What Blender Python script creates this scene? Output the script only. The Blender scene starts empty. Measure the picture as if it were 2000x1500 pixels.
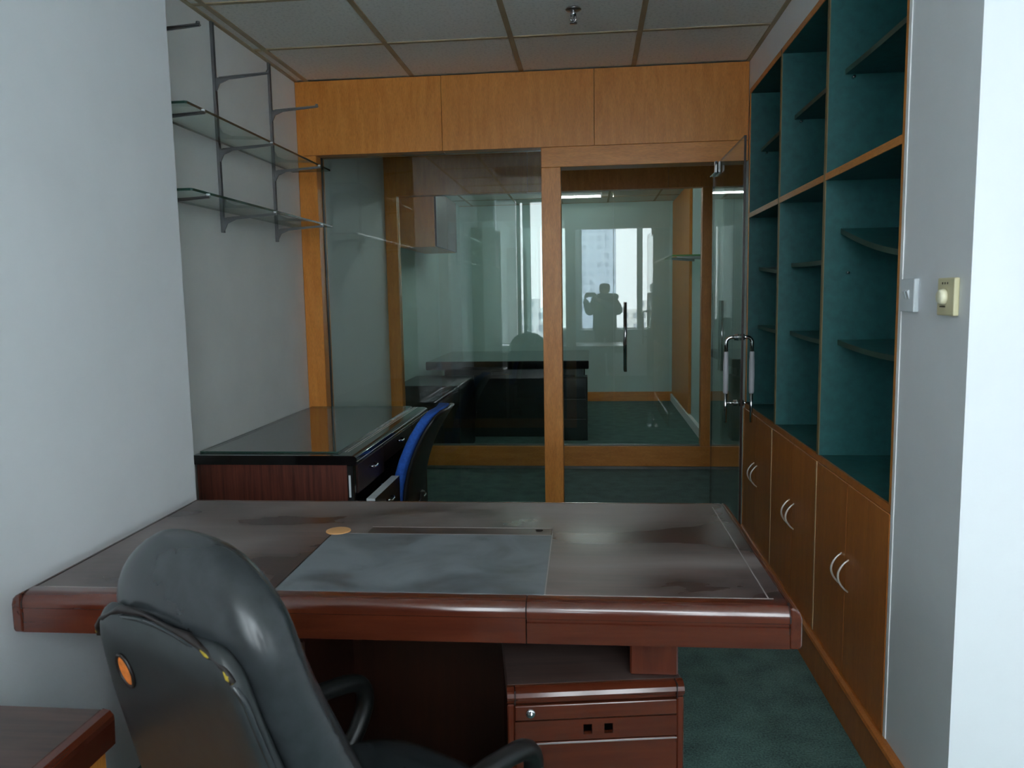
import bpy, bmesh, math, random
from mathutils import Vector, Matrix
random.seed(7)
S = bpy.context.scene
COL = S.collection

# ------------------------------------------------------------------ camera
F_PX, PITCH, YAW, ROLL, HC = 1531.1, -0.1116, -0.1011, -0.0174, 1.437
cy, sy = math.cos(YAW), math.sin(YAW)
fwd = Vector((sy * math.cos(PITCH), cy * math.cos(PITCH), math.sin(PITCH)))
rgt = Vector((cy, -sy, 0.0))
up = rgt.cross(fwd)
c_, s_ = math.cos(ROLL), math.sin(ROLL)
r2 = c_ * rgt + s_ * up
u2 = -s_ * rgt + c_ * up
cam_d = bpy.data.cameras.new('camera')
cam = bpy.data.objects.new('camera', cam_d)
COL.objects.link(cam)
M = Matrix.Identity(4)
for i in range(3):
    M[i][0], M[i][1], M[i][2] = r2[i], u2[i], -fwd[i]
M.translation = Vector((0, 0, HC))
cam.matrix_world = M
cam_d.sensor_width = 36.0
cam_d.sensor_fit = 'HORIZONTAL'
cam_d.lens = F_PX / 2000.0 * 36.0
cam_d.clip_start = 0.02
cam_d.clip_end = 2000
cam_d.dof.use_dof = True
cam_d.dof.focus_distance = 3.6
cam_d.dof.aperture_fstop = 9.0
S.camera = cam

# ------------------------------------------------------------------ world: overcast sky
W = bpy.data.worlds.new('overcast_sky')
S.world = W
W.use_nodes = True
wn = W.node_tree.nodes
wl = W.node_tree.links
bg = wn['Background']
tc = wn.new('ShaderNodeTexCoord')
sep = wn.new('ShaderNodeSeparateXYZ')
wl.new(tc.outputs['Generated'], sep.inputs[0])
rmp = wn.new('ShaderNodeValToRGB')
rmp.color_ramp.elements[0].position = 0.0
rmp.color_ramp.elements[0].color = (0.89, 0.945, 1.0, 1)
rmp.color_ramp.elements[1].position = 0.9
rmp.color_ramp.elements[1].color = (0.82, 0.91, 1.0, 1)
wl.new(sep.outputs[2], rmp.inputs[0])
wl.new(rmp.outputs[0], bg.inputs[0])
bg.inputs[1].default_value = 6.3

# ------------------------------------------------------------------ exposure
S.view_settings.view_transform = 'Standard'
S.view_settings.look = 'None'
S.view_settings.gamma = 1.0
S.view_settings.use_curve_mapping = False
S.view_settings.exposure = 0.92
S.cycles.max_bounces = 14
S.cycles.diffuse_bounces = 10
S.cycles.glossy_bounces = 6
S.cycles.transparent_max_bounces = 24
S.cycles.caustics_reflective = False
S.cycles.caustics_refractive = False
S.cycles.sample_clamp_indirect = 6.0
S.cycles.use_denoising = True


# ------------------------------------------------------------------ materials
def lin(c):
    return tuple(((v / 255.0) / 12.92) if v / 255.0 <= 0.04045 else (((v / 255.0) + 0.055) / 1.055) ** 2.4 for v in c) + (1.0,)


def new_mat(name):
    m = bpy.data.materials.new(name)
    m.use_nodes = True
    nt = m.node_tree
    return m, nt, nt.nodes['Principled BSDF']


def setp(b, **k):
    for n, v in k.items():
        b.inputs[n].default_value = v


def noise_col(nt, b, c1, c2, scale, detail=4.0, stretch=(1, 1, 1), lo=0.3, hi=0.7, rough=0.6, bump=0.0, bdist=0.002):
    t = nt.nodes.new('ShaderNodeTexCoord')
    mp = nt.nodes.new('ShaderNodeMapping')
    mp.inputs['Scale'].default_value = stretch
    nt.links.new(t.outputs['Object'], mp.inputs[0])
    n = nt.nodes.new('ShaderNodeTexNoise')
    n.inputs['Scale'].default_value = scale
    n.inputs['Detail'].default_value = detail
    n.inputs['Roughness'].default_value = rough
    nt.links.new(mp.outputs[0], n.inputs['Vector'])
    r = nt.nodes.new('ShaderNodeValToRGB')
    r.color_ramp.elements[0].position = lo
    r.color_ramp.elements[1].position = hi
    r.color_ramp.elements[0].color = lin(c1)
    r.color_ramp.elements[1].color = lin(c2)
    nt.links.new(n.outputs[0], r.inputs[0])
    nt.links.new(r.outputs[0], b.inputs['Base Color'])
    if bump:
        bp = nt.nodes.new('ShaderNodeBump')
        bp.inputs['Strength'].default_value = bump
        bp.inputs['Distance'].default_value = bdist
        nt.links.new(n.outputs[0], bp.inputs['Height'])
        nt.links.new(bp.outputs[0], b.inputs['Normal'])
    return mp, n, r


def plain(name, col, rough=0.5, metal=0.0, spec=0.5, var=0.06, scale=6.0, bump=0.0, coat=0.0):
    m, nt, b = new_mat(name)
    setp(b, Roughness=rough, Metallic=metal)
    b.inputs['Specular IOR Level'].default_value = spec
    b.inputs['Coat Weight'].default_value = coat
    a = tuple(max(0, v * (1 - var)) for v in col)
    z = tuple(min(255, v * (1 + var)) for v in col)
    noise_col(nt, b, a, z, scale, bump=bump)
    return m


def wood(name, c1, c2, stretch=(14, 14, 0.7), rough=0.35, coat=0.0, fine=True, scale=3.0, spec=0.5, lo=0.3, hi=0.7):
    m, nt, b = new_mat(name)
    setp(b, Roughness=rough)
    b.inputs['Specular IOR Level'].default_value = spec
    b.inputs['Coat Weight'].default_value = coat
    b.inputs['Coat Roughness'].default_value = 0.12
    mp, n, r = noise_col(nt, b, c1, c2, scale, 6.0, stretch, lo, hi, 0.62)
    n.inputs['Distortion'].default_value = 0.35
    if fine:
        n2 = nt.nodes.new('ShaderNodeTexNoise')
        n2.inputs['Scale'].default_value = scale * 9
        n2.inputs['Detail'].default_value = 3
        nt.links.new(mp.outputs[0], n2.inputs['Vector'])
        mx = nt.nodes.new('ShaderNodeMix')
        mx.data_type = 'RGBA'
        mx.blend_type = 'MULTIPLY'
        mx.inputs[0].default_value = 0.35
        nt.links.new(r.outputs[0], mx.inputs[6])
        r3 = nt.nodes.new('ShaderNodeValToRGB')
        r3.color_ramp.elements[0].position = 0.35
        r3.color_ramp.elements[0].color = (0.55, 0.5, 0.45, 1)
        r3.color_ramp.elements[1].position = 0.6
        nt.links.new(n2.outputs[0], r3.inputs[0])
        nt.links.new(r3.outputs[0], mx.inputs[7])
        nt.links.new(mx.outputs[2], b.inputs['Base Color'])
    return m


def glass(name, tint, f0=0.04, rough=0.0):
    # architectural sheet: transparent + Schlick reflection, same from both sides
    m = bpy.data.materials.new(name)
    m.use_nodes = True
    nt = m.node_tree
    nt.nodes.clear()
    out = nt.nodes.new('ShaderNodeOutputMaterial')
    tr = nt.nodes.new('ShaderNodeBsdfTransparent')
    tr.inputs[0].default_value = tuple(tint) + (1,)
    gl = nt.nodes.new('ShaderNodeBsdfGlossy')
    gl.inputs['Roughness'].default_value = rough
    lw = nt.nodes.new('ShaderNodeLayerWeight')
    lw.inputs[0].default_value = 0.5
    pw = nt.nodes.new('ShaderNodeMath')
    pw.operation = 'POWER'
    pw.inputs[1].default_value = 5.0
    nt.links.new(lw.outputs['Facing'], pw.inputs[0])
    ma = nt.nodes.new('ShaderNodeMath')
    ma.operation = 'MULTIPLY_ADD'
    ma.inputs[1].default_value = 1 - f0
    ma.inputs[2].default_value = f0
    nt.links.new(pw.outputs[0], ma.inputs[0])
    mx = nt.nodes.new('ShaderNodeMixShader')
    nt.links.new(ma.outputs[0], mx.inputs[0])
    nt.links.new(tr.outputs[0], mx.inputs[1])
    nt.links.new(gl.outputs[0], mx.inputs[2])
    nt.links.new(mx.outputs[0], out.inputs[0])
    return m


def emit(name, col, strength):
    m, nt, b = new_mat(name)
    setp(b, Roughness=0.4)
    b.inputs['Base Color'].default_value = lin((235, 240, 240))
    b.inputs['Emission Color'].default_value = tuple(col) + (1,)
    b.inputs['Emission Strength'].default_value = strength
    return m


def dusty(name, dark, dust, rough=0.3, scale=2.2, lo=0.45, hi=0.75, stretch=(1, 1, 1), amount=0.8, grain=True):
    # polished wood under a film of dust with wiped streaks
    m, nt, b = new_mat(name)
    t = nt.nodes.new('ShaderNodeTexCoord')
    mp = nt.nodes.new('ShaderNodeMapping')
    mp.inputs['Scale'].default_value = stretch
    nt.links.new(t.outputs['Object'], mp.inputs[0])
    n = nt.nodes.new('ShaderNodeTexNoise')
    n.inputs['Scale'].default_value = scale
    n.inputs['Detail'].default_value = 5
    n.inputs['Distortion'].default_value = 0.9
    nt.links.new(mp.outputs[0], n.inputs['Vector'])
    r = nt.nodes.new('ShaderNodeValToRGB')
    r.color_ramp.elements[0].position = lo
    r.color_ramp.elements[1].position = hi
    r.color_ramp.elements[0].color = (0, 0, 0, 1)
    r.color_ramp.elements[1].color = (amount, amount, amount, 1)
    nt.links.new(n.outputs[0], r.inputs[0])
    g = nt.nodes.new('ShaderNodeTexNoise')
    g.inputs['Scale'].default_value = 3.0
    g.inputs['Detail'].default_value = 6
    mg = nt.nodes.new('ShaderNodeMapping')
    mg.inputs['Scale'].default_value = (1.2, 22, 22) if grain else (2, 3, 2)
    nt.links.new(t.outputs['Object'], mg.inputs[0])
    nt.links.new(mg.outputs[0], g.inputs['Vector'])
    rg = nt.nodes.new('ShaderNodeValToRGB')
    rg.color_ramp.elements[0].color = lin(tuple(v * 0.75 for v in dark))
    rg.color_ramp.elements[1].color = lin(tuple(min(255, v * 1.2) for v in dark))
    rg.color_ramp.elements[0].position = 0.35
    rg.color_ramp.elements[1].position = 0.65
    nt.links.new(g.outputs[0], rg.inputs[0])
    mx = nt.nodes.new('ShaderNodeMix')
    mx.data_type = 'RGBA'
    nt.links.new(r.outputs[0], mx.inputs[0])
    nt.links.new(rg.outputs[0], mx.inputs[6])
    mx.inputs[7].default_value = lin(dust)
    nt.links.new(mx.outputs[2], b.inputs['Base Color'])
    rr = nt.nodes.new('ShaderNodeMath')
    rr.operation = 'MULTIPLY_ADD'
    rr.inputs[1].default_value = 0.3
    rr.inputs[2].default_value = rough
    nt.links.new(r.outputs[0], rr.inputs[0])
    nt.links.new(rr.outputs[0], b.inputs['Roughness'])
    return m


BEECH = wood('beech_veneer', (206, 126, 48), (226, 150, 68), (10, 10, 1.6), 0.38)
BEECH_H = wood('beech_veneer_across', (206, 126, 48), (226, 150, 68), (1.6, 10, 10), 0.38)
BEECH_Y = wood('beech_edge', (205, 130, 62), (222, 150, 80), (10, 1.6, 10), 0.4)
OAKDOOR = wood('cabinet_veneer', (184, 106, 46), (204, 124, 58), (9, 9, 1.0), 0.36)
PALE_EDGE = wood('pale_edge_strip', (225, 190, 140), (238, 205, 160), (9, 9, 1.0), 0.45)
OLIVE_EDGE = wood('divider_edge', (120, 105, 70), (140, 122, 82), (9, 9, 1.0), 0.5)
MAHOG = wood('mahogany', (72, 30, 18), (92, 41, 25), (1.0, 10, 10), 0.2, coat=0.9, fine=False)
MAHOG_Y = wood('mahogany_lengthwise', (72, 30, 18), (92, 41, 25), (10, 1.0, 10), 0.2, coat=0.9, fine=False)
MAHOG_V = wood('mahogany_upright', (74, 31, 19), (96, 43, 27), (10, 10, 1.0), 0.26, coat=0.4, fine=False)
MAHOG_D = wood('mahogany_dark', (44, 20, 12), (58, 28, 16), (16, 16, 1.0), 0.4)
ROSE = wood('rosewood_panel', (64, 28, 20), (104, 52, 40), (22, 22, 1.0), 0.4, lo=0.35, hi=0.65)
GROOVE = plain('groove_shadow_gap', (24, 16, 14), 0.5)
INLAY = plain('dusty_inlay_line', (150, 142, 140), 0.5)
DESKTOP = dusty('dusty_desktop', (58, 36, 33), (152, 141, 139), 0.25, 1.5, 0.36, 0.66, (1, 1.5, 1))
PAD = dusty('dusty_writing_panel', (84, 88, 92), (128, 134, 140), 0.36, 5.0, 0.32, 0.58, grain=False)
PEDTOP = dusty('dusty_pedestal_top', (66, 46, 40), (100, 88, 84), 0.3, 4.0, 0.42, 0.75)
BLACK = plain('black_lacquer', (16, 15, 16), 0.14, coat=0.5)
DEEP = plain('deep_shadow_hole', (6, 5, 5), 1.0, spec=0.0)
BLACKD = plain('near_black_panel', (12, 11, 12), 0.32)
DKBROWN = plain('dark_drawer_front', (40, 24, 18), 0.38)
BLKPLA = plain('black_plastic', (20, 21, 21), 0.38)
LEATHER = plain('worn_black_leather', (44, 48, 50), 0.27, scale=30, var=0.10)
LEATHER2 = plain('black_leather_shell', (38, 42, 43), 0.40, scale=30, var=0.10)
FOAM = plain('torn_foam', (150, 130, 40), 0.9, var=0.3, scale=40)
TORN = plain('torn_patch_wood', (205, 112, 42), 0.8, var=0.2, scale=40)
BLUE = plain('blue_fabric', (34, 84, 170), 0.9, var=0.12, scale=80)
TEAL = plain('teal_laminate', (40, 98, 98), 0.5, var=0.08, scale=26)
TEALD = plain('teal_shelf_edge', (44, 74, 64), 0.45, var=0.06, scale=26)
WALLP = plain('white_wall_paint', (230, 233, 236), 0.65, var=0.012, scale=3, bump=0.02)
WALLG = plain('recess_wall_paint', (226, 229, 227), 0.7, var=0.02, scale=2.5, bump=0.02)
MINT = plain('mint_wall_paint', (192, 216, 216), 0.7, var=0.015, scale=3)
CHROME = plain('chrome', (215, 215, 218), 0.12, metal=1.0)
STEEL = plain('satin_steel', (150, 152, 154), 0.35, metal=1.0)
ALU = plain('grey_metal_strip', (120, 124, 122), 0.45, metal=0.6)
BOW = plain('bright_nickel', (240, 236, 232), 0.32, metal=0.6)
GREYGRIP = plain('grey_grip', (165, 165, 170), 0.5)
WHITEPL = plain('white_plastic', (222, 228, 232), 0.4, var=0.01)
CREAM = plain('cream_plastic', (214, 206, 168), 0.4, var=0.02)
CREAM2 = plain('cream_knob', (244, 238, 208), 0.35, var=0.01)
DARKMARK = plain('dark_print', (70, 60, 44), 0.6)
TBAR = plain('ceiling_bar', (168, 152, 122), 0.55)
CAULK = plain('white_caulk', (236, 236, 236), 0.6)
PEACH = plain('peach_cover', (228, 170, 112), 0.5)
WHITEBD = plain('white_drawer_board', (205, 212, 216), 0.5)
GLASS = glass('partition_glass', (0.92, 0.97, 0.955), 0.045)
GLASS2 = glass('far_partition_glass', (0.93, 0.98, 0.965), 0.05)
SHGLASS = glass('shelf_glass', (0.86, 0.94, 0.90), 0.04)
TOPGLASS = glass('desk_glass', (0.95, 0.97, 0.965), 0.05)
WINGLASS = glass('window_glass', (0.97, 0.99, 0.985), 0.03)
GLEDGE = plain('glass_edge', (34, 62, 54), 0.12, var=0.1)
GLEDGE2 = plain('bright_green_glass_edge', (86, 150, 84), 0.15)
DOOREDGE = plain('door_glass_edge', (44, 30, 26), 0.2)
TUBE = emit('lit_tube', (0.95, 1.0, 0.96), 28.0)
LOUVER = plain('lamp_louver', (190, 190, 186), 0.3, metal=0.7)
RED = plain('dark_red_board', (120, 34, 30), 0.5)
TAN = wood('tan_board', (150, 120, 88), (170, 138, 102), (9, 9, 1.0), 0.5)
JACKET = plain('dark_jacket', (40, 42, 46), 0.8, bump=0.2, scale=12)
FUR = plain('hood_fur', (70, 62, 54), 0.95, var=0.3, scale=60)
SKIN = plain('skin', (205, 160, 132), 0.55)
HAIR = plain('dark_hair', (22, 19, 18), 0.5)
JEANS = plain('dark_trousers', (36, 40, 52), 0.85)
FRAMEG = plain('grey_window_frame', (150, 158, 158), 0.4)
CASTER = plain('caster_plastic', (28, 28, 28), 0.5)


def blind_mat():
    m = bpy.data.materials.new('translucent_blind')
    m.use_nodes = True
    nt = m.node_tree
    nt.nodes.clear()
    out = nt.nodes.new('ShaderNodeOutputMaterial')
    tl = nt.nodes.new('ShaderNodeBsdfTranslucent')
    df = nt.nodes.new('ShaderNodeBsdfDiffuse')
    tl.inputs[0].default_value = lin((225, 230, 228))
    df.inputs[0].default_value = lin((225, 230, 228))
    mx = nt.nodes.new('ShaderNodeMixShader')
    mx.inputs[0].default_value = 0.5
    nt.links.new(tl.outputs[0], mx.inputs[1])
    nt.links.new(df.outputs[0], mx.inputs[2])
    nt.links.new(mx.outputs[0], out.inputs[0])
    return m


BLINDM = blind_mat()


def ceiling_mat():
    m, nt, b = new_mat('fissured_ceiling_tile')
    setp(b, Roughness=0.9)
    b.inputs['Specular IOR Level'].default_value = 0.1
    mp, n, r = noise_col(nt, b, (214, 214, 208), (236, 236, 230), 70, 3, (1, 1, 1), 0.28, 0.5, bump=0.15)
    return m


def carpet_mat():
    m, nt, b = new_mat('green_carpet')
    setp(b, Roughness=1.0)
    b.inputs['Specular IOR Level'].default_value = 0.05
    b.inputs['Sheen Weight'].default_value = 0.15
    t = nt.nodes.new('ShaderNodeTexCoord')
    n1 = nt.nodes.new('ShaderNodeTexNoise')
    n1.inputs['Scale'].default_value = 160
    n1.inputs['Detail'].default_value = 3
    n2 = nt.nodes.new('ShaderNodeTexNoise')
    n2.inputs['Scale'].default_value = 9
    n2.inputs['Detail'].default_value = 4
    nt.links.new(t.outputs['Object'], n1.inputs['Vector'])
    nt.links.new(t.outputs['Object'], n2.inputs['Vector'])
    mixf = nt.nodes.new('ShaderNodeMath')
    mixf.operation = 'MULTIPLY_ADD'
    mixf.inputs[1].default_value = 0.35
    nt.links.new(n2.outputs[0], mixf.inputs[0])
    mul = nt.nodes.new('ShaderNodeMath')
    mul.operation = 'MULTIPLY'
    mul.inputs[1].default_value = 0.65
    nt.links.new(n1.outputs[0], mul.inputs[0])
    nt.links.new(mul.outputs[0], mixf.inputs[2])
    r = nt.nodes.new('ShaderNodeValToRGB')
    r.color_ramp.elements[0].position = 0.34
    r.color_ramp.elements[0].color = lin((36, 60, 57))
    r.color_ramp.elements[1].position = 0.68
    r.color_ramp.elements[1].color = lin((90, 128, 120))
    nt.links.new(mixf.outputs[0], r.inputs[0])
    nt.links.new(r.outputs[0], b.inputs['Base Color'])
    bp = nt.nodes.new('ShaderNodeBump')
    bp.inputs['Strength'].default_value = 0.5
    bp.inputs['Distance'].default_value = 0.004
    nt.links.new(n1.outputs[0], bp.inputs['Height'])
    nt.links.new(bp.outputs[0], b.inputs['Normal'])
    return m


TILE = ceiling_mat()
CARPET = carpet_mat()


def facade_mat(name, wall, win, sx, sz):
    m, nt, b = new_mat(name)
    setp(b, Roughness=0.8)
    t = nt.nodes.new('ShaderNodeTexCoord')
    sp = nt.nodes.new('ShaderNodeSeparateXYZ')
    nt.links.new(t.outputs['Object'], sp.inputs[0])
    cb = nt.nodes.new('ShaderNodeCombineXYZ')
    nt.links.new(sp.outputs[0], cb.inputs[0])
    nt.links.new(sp.outputs[2], cb.inputs[1])
    br = nt.nodes.new('ShaderNodeTexBrick')
    br.offset = 0.0
    br.inputs['Color1'].default_value = lin(win)
    br.inputs['Color2'].default_value = lin(tuple(v * 0.85 for v in win))
    br.inputs['Mortar'].default_value = lin(wall)
    br.inputs['Scale'].default_value = 1.0
    br.inputs['Brick Width'].default_value = sx
    br.inputs['Row Height'].default_value = sz
    br.inputs['Mortar Size'].default_value = 0.7
    br.inputs['Mortar Smooth'].default_value = 0.0
    nt.links.new(cb.outputs[0], br.inputs['Vector'])
    nt.links.new(br.outputs['Color'], b.inputs['Base Color'])
    return m


# ------------------------------------------------------------------ mesh helpers
ROOT = {}          # object name -> (location, rotz) of the thing it belongs to


def B():
    return bmesh.new()


def box(bm, x0, x1, y0, y1, z0, z1, bev=0.0, seg=2, mi=0):
    x0, x1 = min(x0, x1), max(x0, x1)
    y0, y1 = min(y0, y1), max(y0, y1)
    z0, z1 = min(z0, z1), max(z0, z1)
    tmp = bmesh.new()
    bmesh.ops.create_cube(tmp, size=1.0)
    for v in tmp.verts:
        v.co = Vector(((x0 + x1) / 2 + v.co.x * (x1 - x0), (y0 + y1) / 2 + v.co.y * (y1 - y0), (z0 + z1) / 2 + v.co.z * (z1 - z0)))
    if bev > 0:
        bmesh.ops.bevel(tmp, geom=tmp.edges[:], offset=bev, segments=seg, affect='EDGES', profile=0.5)
    merge(bm, tmp, mi)
    return bm


def merge(bm, tmp, mi=0, mat=None):
    vm = {}
    for v in tmp.verts:
        vm[v] = bm.verts.new(mat @ v.co if mat else v.co)
    for f in tmp.faces:
        try:
            nf = bm.faces.new([vm[v] for v in f.verts])
            nf.material_index = mi if mi else f.material_index
            nf.smooth = f.smooth
        except ValueError:
            pass
    tmp.free()


def prism(bm, pts, axis, a0, a1, mi=0, smooth=False):
    """extrude a closed 2D outline along an axis; pts are the two other coordinates in xyz order"""
    def mk(p, a):
        if axis == 'x':
            return (a, p[0], p[1])
        if axis == 'y':
            return (p[0], a, p[1])
        return (p[0], p[1], a)
    lo = [bm.verts.new(mk(p, a0)) for p in pts]
    hi = [bm.verts.new(mk(p, a1)) for p in pts]
    n = len(pts)
    for i in range(n):
        f = bm.faces.new((lo[i], lo[(i + 1) % n], hi[(i + 1) % n], hi[i]))
        f.smooth = smooth
        f.material_index = mi
    for ring in (lo, hi):
        f = bm.faces.new(ring)
        f.material_index = mi
    return bm


def tube(bm, pts, r, seg=10, closed=False, mi=0, caps=True):
    pts = [Vector(p) for p in pts]
    n = len(pts)
    rs = r if isinstance(r, (list, tuple)) else [r] * n
    rings = []
    prev = None
    for i, p in enumerate(pts):
        if closed:
            d = pts[(i + 1) % n] - pts[i - 1]
        else:
            d = pts[min(i + 1, n - 1)] - pts[max(i - 1, 0)]
        d.normalize()
        if prev is None:
            a = d.orthogonal().normalized()
        else:
            a = (prev - d * prev.dot(d))
            if a.length < 1e-6:
                a = d.orthogonal()
            a.normalize()
        prev = a
        b = d.cross(a)
        rings.append([bm.verts.new(p + (a * math.cos(2 * math.pi * k / seg) + b * math.sin(2 * math.pi * k / seg)) * rs[i]) for k in range(seg)])
    m = n if closed else n - 1
    for i in range(m):
        A, Bq = rings[i], rings[(i + 1) % n]
        off = 0
        if closed and i == n - 1:
            off = min(range(seg), key=lambda q: (A[0].co - Bq[q].co).length)
        for k in range(seg):
            f = bm.faces.new((A[k], A[(k + 1) % seg], Bq[(k + 1 + off) % seg], Bq[(k + off) % seg]))
            f.smooth = True
            f.material_index = mi
    if not closed and caps:
        for ring in (rings[0], rings[-1]):
            f = bm.faces.new(ring)
            f.material_index = mi
    return bm


def lathe(bm, prof, origin, axis='z', seg=24, mi=0):
    """prof: list of (radius, height) from one end to the other"""
    o = Vector(origin)
    rings = []
    for r, h in prof:
        ring = []
        for k in range(seg):
            a = 2 * math.pi * k / seg
            u, v = r * math.cos(a), r * math.sin(a)
            p = {'z': (u, v, h), 'x': (h, u, v), 'y': (u, h, v)}[axis]
            ring.append(bm.verts.new(o + Vector(p)))
        rings.append(ring)
    for i in range(len(rings) - 1):
        for k in range(seg):
            f = bm.faces.new((rings[i][k], rings[i][(k + 1) % seg], rings[i + 1][(k + 1) % seg], rings[i + 1][k]))
            f.smooth = True
            f.material_index = mi
    for ring in (rings[0], rings[-1]):
        f = bm.faces.new(ring)
        f.material_index = mi
    return bm


def loft(bm, rings, caps=True, mi=0):
    vs = [[bm.verts.new(p) for p in r] for r in rings]
    n = len(vs[0])
    for i in range(len(vs) - 1):
        for k in range(n):
            f = bm.faces.new((vs[i][k], vs[i][(k + 1) % n], vs[i + 1][(k + 1) % n], vs[i + 1][k]))
            f.smooth = True
            f.material_index = mi
    if caps:
        for r in (vs[0], vs[-1]):
            f = bm.faces.new(r)
            f.smooth = True
            f.material_index = mi
    return bm


def sell(a, b, n, e):
    """superellipse outline"""
    out = []
    for k in range(n):
        t = 2 * math.pi * k / n
        c, s = math.cos(t), math.sin(t)
        out.append((a * math.copysign(abs(c) ** (2 / e), c), b * math.copysign(abs(s) ** (2 / e), s)))
    return out


def obj(name, bm, mats, parent=None, local=False, smooth=False):
    bmesh.ops.recalc_face_normals(bm, faces=bm.faces[:])
    me = bpy.data.meshes.new(name)
    if parent is not None and not local:
        loc, rz = ROOT[parent.name]
        T = (Matrix.Translation(loc) @ Matrix.Rotation(rz, 4, 'Z')).inverted()
        bm.transform(T)
    if smooth:
        for f in bm.faces:
            f.smooth = True
    bm.to_mesh(me)
    bm.free()
    if not isinstance(mats, (list, tuple)):
        mats = [mats]
    for m in mats:
        me.materials.append(m)
    o = bpy.data.objects.new(name, me)
    COL.objects.link(o)
    if parent is not None:
        o.parent = parent
        ROOT[o.name] = ROOT[parent.name]
    return o


def autosmooth(o, deg=35):
    o.data.shade_smooth()
    o.data.set_sharp_from_angle(angle=math.radians(deg))
    return o


def tag(o, label, cat, group=None):
    o['label'] = label
    o['category'] = cat
    if group:
        o['group'] = group
    return o


def thing(name, label, cat, loc=(0, 0, 0), rotz=0.0, group=None):
    o = bpy.data.objects.new(name, None)
    o.empty_display_size = 0.1
    COL.objects.link(o)
    o.location = loc
    o.rotation_euler = (0, 0, rotz)
    ROOT[o.name] = (Vector(loc), rotz)
    return tag(o, label, cat, group)


def single(name, bm, mats, label, cat, group=None, smooth=False):
    lo = Vector((min(v.co.x for v in bm.verts), min(v.co.y for v in bm.verts), min(v.co.z for v in bm.verts)))
    hi = Vector((max(v.co.x for v in bm.verts), max(v.co.y for v in bm.verts), max(v.co.z for v in bm.verts)))
    c = Vector(((lo.x + hi.x) / 2, (lo.y + hi.y) / 2, lo.z))
    bm.transform(Matrix.Translation(-c))
    o = obj(name, bm, mats, smooth=smooth)
    o.location = c
    ROOT[o.name] = (c, 0.0)
    return tag(o, label, cat, group)


def struct(name, bm, mats, parent=None):
    o = obj(name, bm, mats, parent)
    if parent is None:
        o['kind'] = 'structure'
        ROOT[o.name] = (Vector((0, 0, 0)), 0.0)
    return o


def dup(root, loc, rotz=None, label=None):
    r = root.copy()
    COL.objects.link(r)
    r.location = loc
    if rotz is not None:
        r.rotation_euler = (0, 0, rotz)
    if label:
        r['label'] = label
    for ch in list(root.children):
        c = ch.copy()
        COL.objects.link(c)
        c.parent = r
        for g in ch.children:
            d = g.copy()
            COL.objects.link(d)
            d.parent = c
    return r


def pane(bm, x0, x1, y0, y1, z0, z1):
    """sheet of glass: faces slot 0, thin edges slot 1"""
    tmp = bmesh.new()
    box(tmp, x0, x1, y0, y1, z0, z1)
    d = [x1 - x0, y1 - y0, z1 - z0]
    ax = d.index(min(d))
    tmp.normal_update()
    for f in tmp.faces:
        f.material_index = 0 if abs(f.normal[ax]) > 0.5 else 1
    merge(bm, tmp)
    return bm


def bx(*a, **k):
    return box(B(), *a, **k)


# ------------------------------------------------------------------ dimensions
XP = -1.409      # face of the left wall block beside the desk
XL = -1.632      # recessed left wall with the glass shelves
XR = 0.839       # bookcase front and right wall
YP = 4.379       # front glass partition
Y2 = 6.475       # far glass partition
YF = 10.62       # far wall
H = 2.643
YPIL = 2.619
YCOR = 1.843
YBR = 2.25
YW = -1.0        # window wall, inner face
XE = 3.3

# ------------------------------------------------------------------ room shell
struct('floor', bx(-2.2, XE + .3, YW - .3, YF + .3, -0.08, 0.0), CARPET)
ceil = struct('ceiling', bx(-2.2, XE + .3, YW - .3, YF + .3, 2.68, 2.80), WALLG)
struct('wall_left', bx(-2.2, XP, YW, YPIL, 0, 2.68), WALLP)
struct('wall_recess', bx(-2.2, XL, YPIL, YP, 0, 2.68), WALLG)
struct('wall_passage', bx(-2.2, -1.68, YP, Y2 + .05, 0, 2.68), WALLP)
struct('wall_far_left', bx(-2.2, -1.75, Y2 + .05, YF, 0, 2.68), MINT)
struct('wall_far', bx(-2.2, XE + .3, YF, YF + .2, 0, 2.68), MINT)
struct('wall_far_right', bx(1.1, 1.25, Y2 + .25, YF, 0, 2.68), MINT)
struct('wall_right', bx(XR, XE, YCOR, YBR, 0, 2.68), WALLP)
struct('wall_above', bx(XR, 1.3, YBR, YP, 2.4932, 2.68), WALLP)
struct('wall_behind', bx(1.19, 1.3, YBR, YP, 0, 2.4932), WALLP)
struct('wall_passage_right', bx(XR + .002, XE, YP, YP + .15, 0, 2.68), WALLP)
struct('wall_end', bx(XE, XE + .3, YW, YF, 0, 2.68), WALLP)
struct('trim_1', bx(XR - .003, XR + .02, 2.226, 2.2435, 0.15, 2.643), CAULK)

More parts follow.
